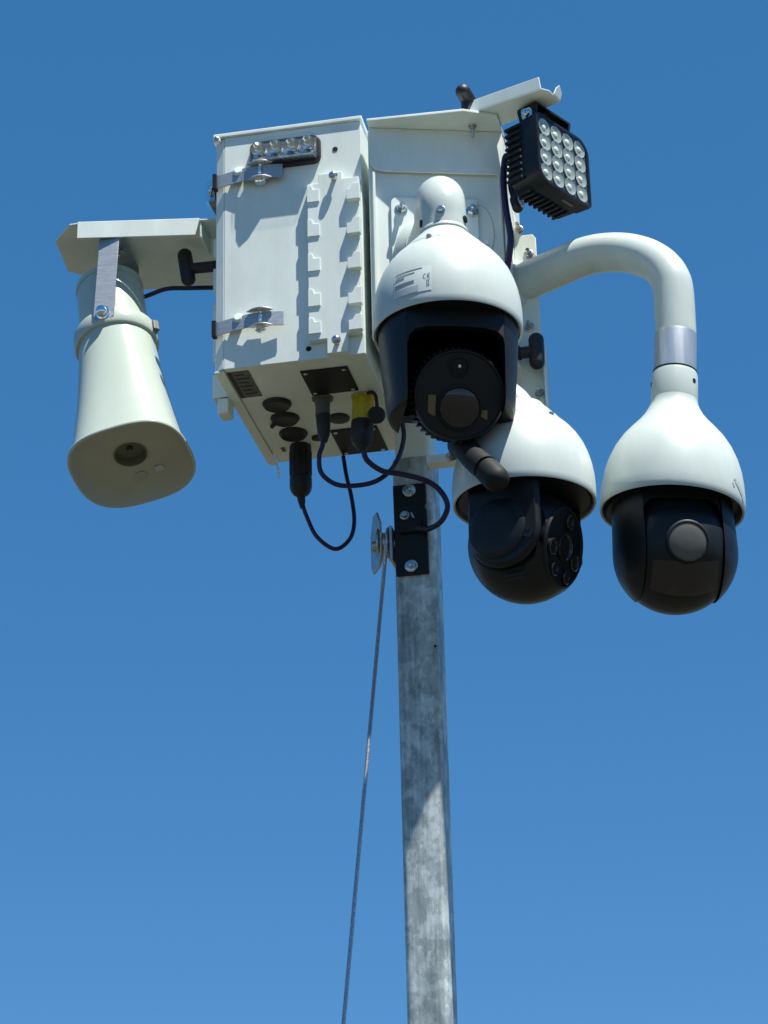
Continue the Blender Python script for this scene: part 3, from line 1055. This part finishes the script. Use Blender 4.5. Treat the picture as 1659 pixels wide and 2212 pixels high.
# --- middle camera, head turned to the right
c1 = V(0.5231, -0.0722, -0.3369)
t = thing('dome_camera', tuple(c1), 'white dome camera whose black head is turned sideways, hanging from the bracket post', 'camera')
M1 = frame(c1, (1, 0, -.012), (0, 1, 0), (.012, 0, 1)) @ Matrix.Scale(.955, 4)
shell(t, M1, EGG)
b = B()
lathe(b, [(r*K, h*K) for r, h in CAPP], 56, M1, False, False)
cap = obj('neck_cap', b, WHITE2, t)
b = B()
lathe(b, [(103.4*K, 186.5*K), (103.4*K, 190.6*K)], 56, M1, False, False)  # same added dark ring, drawing the seam gap under this cap
obj('cap_gap_line', b, GREYP, cap)
for a in (28, -60, 150):
    b = B()
    p = surf_point(EGG, M1, R_(a+20), 188, 0)
    dome_screw(b, p, (p-(c1+V(0, 0, .05))), .0042, .004)
    obj('seam_screw', b, STEEL, cap)
b = B()
tube(b, [c1+V(.002, 0, 240*K*.955), c1+V(-.008, .004, .182), c1+V(-.030, .020, .212), c1+V(-.050, .055, .255), c1+V(-.058, .090, .31), c1+V(-.060, .125, .372)], .0245, 28, 6)
obj('mounting_arm', b, WHITE2, t, sharp=60)
pan = math.atan2(.953, .30)
MH = head_frame(M1, pan)         # local -Y is the viewing direction, local +X is away from the camera... arms on +-X
b = B()
BALL = [(.0004, -.169)] + [(.0945*math.sin(a), -.0745-.0945*math.cos(a)) for a in [PI*(i+1)/26 for i in range(24)]] + [(.0004, .02)]
lathe(b, BALL, 64)
tilt = R_(14)
fn = V(0, -math.cos(tilt), -math.sin(tilt))
cut(b, [((-.0655, 0, 0), (-1, 0, 0)), ((.0655, 0, 0), (1, 0, 0)), (V(0, 0, -.0745)+fn*.066, fn)])
bmesh.ops.transform(b, matrix=MH, verts=b.verts)
bl = obj('camera_ball', b, BLACK2, t, bev=.0025, sharp=30)
for sgn in (-1, 1):
    b = B()
    rim_pts = [(.064*math.cos(a), -.0745+.064*math.sin(a)) for a in [PI*i/20 for i in range(20, 41)]]
    out = [(-.064, .008)] + rim_pts + [(.064, .008)]
    prism(b, [(sgn*.0665, y, z) for y, z in out], (sgn*.020, 0, 0), MH)
    ar = obj('yoke_arm', b, BLACK2, t, bev=.010, seg=4)
    b = B()
    prism(b, [(sgn*.0866, y*1.0, z) for y, z in ((-.060, .004), (-.022, .004), (-.022, -.068), (-.030, -.094), (-.050, -.103), (-.060, -.086))], (sgn*.0022, 0, 0), MH)
    obj('arm_trim_plate', b, BLACK2, ar, bev=.001)
    b = B()
    lathe(b, [(.052, 0), (.050, .004), (.044, .007), (.030, .0085), (.0004, .009)], 44, MH @ axis_frame((sgn*.0862, .008, -.0735), (sgn, 0, 0)))
    obj('pivot_cover', b, BLACK2, ar)
    for yy, zz in ((-.050, -.030), (-.046, -.085)):
        b = B()
        lathe(b, [(.0042, 0), (.0042, .0004)], 12, MH @ axis_frame((sgn*.0889, yy, zz), (sgn, 0, 0)))
        obj('screw_hole', b, CAVITY, ar)
b = B()
lathe(b, [(.108, .003), (.108, .0085)], 56, M1)
obj('pan_ring', b, BLACK2, t)
b = B()
box(b, -.0664, .0664, .030, .062, -.03, .006, MH)
obj('yoke_crown', b, BLACK2, t, bev=.002)
MF = MH @ axis_frame(V(0, 0, -.0745)+fn*.066, fn, (0, 0, 1))
b = B()
lathe(b, [(.0665, -.006), (.0675, .002), (.0650, .005), (.0625, .0052), (.061, .002), (.0004, .002)], 52, MF)
fc = obj('front_ring', b, BLACK, bl)
for px, py, rr_ in ((0, 0, .024), (0, .043, .012), (-.040, -.012, .014), (.040, -.012, .014), (-.022, -.044, .011), (.022, -.044, .011)):
    b = B()
    lathe(b, [(rr_, .0015), (rr_, .007), (rr_*.86, .0078), (rr_*.78, .005), (rr_*.5, .0045), (.0003, .0062)], 30, MF @ Matrix.Translation((px, py, 0)))
    obj('lens', b, LENSG, fc)
for k in range(4):
    b = B()
    aa = R_(-36-8*k)
    p0_ = V(-.0665, 0, 0)
    for q in range(1):
        zc_ = -.0745-.0885*math.sin(R_(38+9*k))
        prism(b, [(-.0667, -.028, zc_), (-.0667, .010, zc_-.0005), (-.0667, .010, zc_-.0030), (-.0667, -.028, zc_-.0030)], (-.002, 0, 0), MH)
    obj('vent_slat', b, BLACK, bl)

# --- right camera on the gooseneck
c2 = V(.7447, .0297, -.3312)
top = V(.7625, .0300, -.1270)
ax = (top-c2).normalized()
ex = V(1, 0, 0)-ax*ax.x
M2 = frame(c2, ex, ax.cross(ex.normalized()), ax)
t = thing('dome_camera', tuple(c2), 'white bell shaped dome camera with black ball, on the curved pipe arm', 'camera')
sh = shell(t, M2, BELL)
zt = 272*K
b = B()
lathe(b, [(.0375, zt-.004), (.0378, zt+.0005), (.0382, zt+.004), (.0375, zt+.043), (.0355, zt+.050), (.033, zt+.051)], 48, M2)
nk = obj('neck_collar', b, WHITE2, t)
for a in (-78, 62):
    b = B()
    d_ = M2.to_3x3() @ V(math.sin(R_(a)), -math.cos(R_(a)), 0)
    lathe(b, [(.0042, -.001), (.0042, .0006), (.0032, .0008), (.003, .0002)], 14, axis_frame(M2 @ V(.0376*math.sin(R_(a)), -.0376*math.cos(R_(a)), zt+.028), d_))
    obj('set_screw', b, BLACK, nk)
b = B()
lathe(b, [(.0355, zt+.0485), (.0362, zt+.0525)], 40, M2)
obj('rubber_washer', b, RUBBER, t)
b = B()
lathe(b, [(.0345, zt+.052), (.0345, zt+.117), (.0338, zt+.121)], 48, M2)
obj('silver_band', b, ALU, t)
# grey printed emblem near the rim
mk = [(62, 26, 1.3), (60.5, 36, 1.6), (61.5, 45, 1.4), (64.5, 46, 1.2), (65.5, 40, 2.2), (68, 38, 2.6), (71, 32, 2.6), (75, 22, 2.2), (80, 10, 1.2)]
b = B()
prev = None
for a, h, w_ in mk:
    q = [b.verts.new(surf_point(BELL, M2, R_(a+s*w_*.75), h+s*w_*2.2, .0007)) for s in (-1, 1)]
    if prev:
        b.faces.new((prev[0], q[0], q[1], prev[1]))
    prev = q
obj('printed_emblem', b, MARK, sh)
# gooseneck
b = B()
g_top = M2 @ V(0, 0, zt+.121)
path = [(0.5001, 0.1550, 0.1808), (0.5369, 0.1386, 0.1837), (0.5737, 0.1221, 0.1865), (0.6053, 0.1080, 0.1890), (0.6329, 0.0956, 0.1883), (0.6616, 0.0826, 0.1825), (0.6899, 0.0697, 0.1718), (0.7163, 0.0576, 0.1568), (0.7394, 0.0470, 0.1379), (0.7577, 0.0386, 0.1155), (0.7698, 0.0330, 0.0901), (0.7741, 0.0310, 0.0620), tuple(g_top+ax*.01), tuple(g_top-ax*.004)]
tube(b, path, .0335, 36, 8)
gn = obj('pipe_arm', b, WHITE2, t, sharp=60)
b = B()
lathe(b, [(.043, -.004), (.043, .003), (.040, .006), (.034, .008)], 40, axis_frame((0.5056, 0.1526, 0.1812), (0.9107, -0.4069, 0.0710)))
obj('pipe_flange', b, WHITE2, gn)
# ball
pan2 = math.atan2(.9906-c2.x, 3.6197+c2.y)+R_(13)
MH = head_frame(Matrix.Translation(c2), pan2)
rb = .0985
zc = -.0725
SIDE = [(.0004, zc-rb)] + [(rb*math.sin(a), zc-rb*math.cos(a)) for a in [PI/2*(i+1)/18 for i in range(18)]] + [(rb*.985, -.03), (rb*.97, .006)]
for sgn in (-1, 1):
    b = B()
    lathe(b, SIDE, 72)
    cut(b, [((sgn*.062, 0, 0), (-sgn, 0, 0)), ((0, .085, 0), (0, 1, 0))])
    bmesh.ops.transform(b, matrix=MH, verts=b.verts)
    obj('yoke_arm', b, BLACK2, t, bev=.002, sharp=30)
b = B()
rd = .0955
lathe(b, [(.0004, zc-rd)] + [(rd*math.sin(a), zc-rd*math.cos(a)) for a in [PI*(i+1)/36 for i in range(34)]] + [(.0004, zc+rd)], 72)
cut(b, [((-.0605, 0, 0), (-1, 0, 0)), ((.0605, 0, 0), (1, 0, 0))])
tl = R_(10.6)
fn = V(0, -math.cos(tl), -math.sin(tl))
bmesh.ops.transform(b, matrix=MH, verts=b.verts)
bl = obj('camera_ball', b, BLACK2, t, bev=.002, sharp=30)
b = B()
arch = [(-.0615, .006), (-.0615, -.030), (-.057, -.014), (-.047, -.006), (0, -.004), (.047, -.006), (.057, -.014), (.0615, -.030), (.0615, .006)]
prism(b, [(x, -.068, z) for x, z in arch], (0, .012, 0), MH)
obj('yoke_crown', b, BLACK2, t, bev=.001)
b = B()
box(b, -.0612, .0612, .055, .080, -.10, .006, MH)  # added slab behind the ball, keeps light out of the dark opening
obj('yoke_back_blocker', b, BLACK2, t)
b = B()
lathe(b, [(.104, .003), (.104, .0085)], 56, Matrix.Translation(c2))
obj('pan_ring', b, BLACK2, t)
MF = MH @ axis_frame(V(0, 0, zc)+fn*(rd-.0055), fn, (0, 0, 1))
b = B()
lathe(b, [(.0345, -.004), (.0345, .0052), (.0325, .0066), (.031, .0068), (.0305, .0058)], 44, MF, False, False)
obj('lens_bezel', b, BLACK, bl)
b = B()
lathe(b, [(.0306, .0045), (.026, .0066), (.014, .0082), (.0003, .0088)], 44, MF)
obj('lens', b, LENSB, bl)
b = B()
nu, nv = 10, 8
g_ = [[None]*(nu+1) for _ in range(nv+1)]
for j in range(nv+1):
    e = R_(-29-36*j/nv)
    for i in range(nu+1):
        x = -.052+.104*i/nu
        rr_ = math.sqrt(rd*rd-x*x)+.0007
        g_[j][i] = b.verts.new((x, -rr_*math.cos(e), zc+rr_*math.sin(e)))
for j in range(nv):
    for i in range(nu):
        b.faces.new((g_[j][i], g_[j][i+1], g_[j+1][i+1], g_[j+1][i]))
bmesh.ops.transform(b, matrix=MH, verts=b.verts)
obj('infrared_window', b, IRWIN, bl)

# --- black rod antenna between the foremost and middle cameras
t = thing('rod_antenna', (.40, .155, -.133), 'thick black rubber rod slanting from the lower rail down before the sideways dome', 'antenna')
b = B()
tube(b, [(.400, .156, -.133), (.402, .06, -.160), (0.4338, -0.1000, -0.2365), (0.4631, -0.1900, -0.3020), (0.4868, -0.2200, -0.3371)], lambda u: .0185+.0018*u, 24, 6)
obj('rod', b, CAVITY, t)
b = B()
capsule(b, (0.4773, -0.2080, -0.3231), (0.5132, -0.2387, -0.3755), .0204, 24, 8)
obj('rounded_tip', b, CAVITY, t)

# ------------------------------------------------------------------ horn shelf
sf = thing('horn_shelf', (-.14, .19, .35), 'white folded steel shelf sticking out from the latched cabinet above the horn', 'shelf')
b = B()
prism(b, [(-.2817, .052, .351), (-.2643, .0513, .351), (-.0539, .0897, .351), (-.0012, .10, .351), (-.0012, .345, .351), (-.098, .333, .351), (-.2258, .3075, .351), (-.2995, .2422, .351), (-.3362, .21, .351), (-.3237, .1004, .351)], (0, 0, .003))
obj('shelf_plate', b, WHITE, sf, bev=.0008)
b = B()
q0, q1 = V(-.2660, .0505, .3538), V(-.052, .0892, .3538)
prism(b, [q0, q1, q1+V(-.008, -.001, -.034), q0+V(0, -.0005, -.034)], (.0005, -.0028, 0))
obj('shelf_front_flange', b, WHITE, sf, bev=.001)
b = B()
prism(b, [(-.0535, .0925, .3505), (-.0505, .0925, .3505), (-.0505, .1600, .3505), (-.0535, .1600, .3505)], (0, 0, -.032))
prism(b, [(-.0055, .10, .30), (-.0012, .10, .30), (-.0012, .34, .30), (-.0055, .34, .30)], (0, 0, .05))
obj('shelf_side_gusset', b, WHITE, sf, bev=.001)

# ------------------------------------------------------------------ horn loudspeaker
ha = V(.189, -.239, -.952).normalized()
h0 = V(-.236, .150, .268)
hl = .418
MHn = axis_frame(h0, ha, (0, -1, 0))
t = thing('horn_loudspeaker', tuple(h0), 'off white horn loudspeaker with rounded square mouth pointing down below the shelf', 'loudspeaker')
b = B()
lathe(b, [(.0004, -.004), (.045, -.004), (.055, -.001), (.0585, .004), (.060, .020), (.061, .118), (.066, .119)], 56, MHn)
obj('driver_body', b, HORN, t)
b = B()
lathe(b, [(.058, -.0035), (.0605, -.002), (.0605, .008), (.0595, .0085)], 56, MHn)
obj('rear_cap', b, HORN, t)
b = B()
lathe(b, [(.064, .115), (.0725, .118), (.0745, .122), (.0745, .146), (.0725, .150), (.066, .152)], 56, MHn)
cl = obj('clamp_collar', b, HORN, t, sharp=30)
b = B()
p = MHn @ V(.0735, .010, .135)
box(b, -.009, .009, -.006, .006, -.011, .011, frame(p, MHn.to_3x3() @ V(.7, .7, 0), MHn.to_3x3() @ V(-.7, .7, 0), -ha))
obj('clamp_lug', b, GREYP, cl, bev=.002)


def sup(r, e, n=72):
    out = []
    for i in range(n):
        a = 2*PI*i/n
        ca, sa = math.cos(a), math.sin(a)
        k = (abs(ca)**e+abs(sa)**e)**(-1/e)
        out.append((r*k*ca, r*k*sa))
    return out


b = B()
prof = []
for i in range(15):
    u = i/14
    s = .150+u*(hl-.150)
    r = .0675+(.0975-.0675)*(.55*u+.45*u**2.4)
    prof.append((s, r, 2+.75*u**.8))
rings = [[(x, y, s) for x, y in sup(r, e)] for s, r, e in prof]
rings += [[(x, y, hl+.001) for x, y in sup(.1025, 2.75)], [(x, y, hl+.004) for x, y in sup(.1035, 2.75)], [(x, y, hl+.0065) for x, y in sup(.1022, 2.75)], [(x, y, hl+.006) for x, y in sup(.0990, 2.75)]]
loft(b, rings, True, False, MHn)
obj('horn_flare', b, HORN, t, sharp=60)
b = B()
rings = [[(x, y, hl+.0058) for x, y in sup(.0990, 2.75)], [(x, y, hl-.002) for x, y in sup(.0950, 2.7)], [(x, y, hl-.012) for x, y in sup(.088, 2.6)], [(x, y, hl-.017) for x, y in sup(.076, 2.5)], [(x, y, hl-.019) for x, y in sup(.050, 2.3)], [(x, y, hl-.0195) for x, y in sup(.032, 2)], [(x, y, hl-.020) for x, y in sup(.0285, 2)]]
loft(b, rings, False, False, MHn)
ins = obj('horn_inside', b, HORNIN, t, sharp=60)
b = B()
lathe(b, [(.0286, hl-.0198), (.0280, hl-.0165), (.0270, hl-.0170), (.0262, hl-.034), (.0004, hl-.036)], 36, MHn, False, False)
obj('throat', b, THROAT, ins)
b = B()
lathe(b, [(.0055, hl-.0355), (.005, hl-.026), (.003, hl-.0245), (.0003, hl-.0243)], 16, MHn)
obj('throat_screw', b, GREYP, ins)
for (lx, ly, w_, h_) in ((.034, -.052, .015, .014),):
    b = B()
    prism(b, [(lx+dx*w_/2, ly+dy*h_/2, hl-.0168) for dx, dy in ((-1, -1), (1, -1), (1, 1), (-1, 1))], (0, 0, -.0006), MHn)
    obj('small_sticker', b, LABELG, ins)
b = B()
lathe(b, [(.0105, hl-.0178), (.0105, hl-.0165), (.0085, hl-.0165), (.0085, hl-.0178)], 24, MHn @ Matrix.Translation((.000, -.058, 0)), False, False)
obj('moulded_ring', b, HORN, ins)
b = B()
rings = []
# U bracket: front strip, base under the shelf, rear strip
s0, s1 = V(-.2110, .0665, .3478), V(-.2120, .0440, .150)
b = B()
prism(b, [s0+V(-.0185, 0, 0), s0+V(.0185, 0, 0), s1+V(.0185, 0, .006), s1+V(.012, 0, -.004), s1+V(-.012, 0, -.004), s1+V(-.0185, 0, .006)], (0, .0035, 0))
br = obj('bracket_front_strip', b, STEEL2, t, bev=.0012)
b = B()
prism(b, [(-.2295, .0702, .3442), (-.1925, .0702, .3442), (-.2025, .215, .3442), (-.2395, .215, .3442)], (0, 0, .0034))
base_ = obj('bracket_base', b, STEEL2, t, bev=.001)
b = B()
prism(b, [(-.2395, .2152, .3476), (-.2025, .2152, .3476), (-.205, .2152, .20), (-.242, .2152, .20)], (0, .0035, 0))
obj('bracket_rear_strip', b, STEEL2, t, bev=.001)
b = B()
bolt(b, (-.216, .145, .344), (0, 0, -1), .0085, .006, True, .004)
obj('bracket_bolt', b, STEEL, base_)
b = B()
lathe(b, [(.0125, 0), (.0125, .0025), (.0095, .003), (.0098, .009), (.0088, .0125), (.0055, .0145), (.0003, .015)], 22, axis_frame(s1+V(-.001, 0, .012), (0, -1, -.1)))
obj('pivot_bolt', b, CHROME, br)
b = B()
tube(b, [(-.195, .185, .26), (-.176, .20, .276), (-.145, .205, .287), (-.105, .205, .283), (-.06, .205, .278), (-.0012, .205, .272)], .0042, 10)
tag(obj('horn_cable', b, CABLE, loc=(-.0012, .205, .272)), 'short dark cable between the horn and the latched cabinet', 'cable')
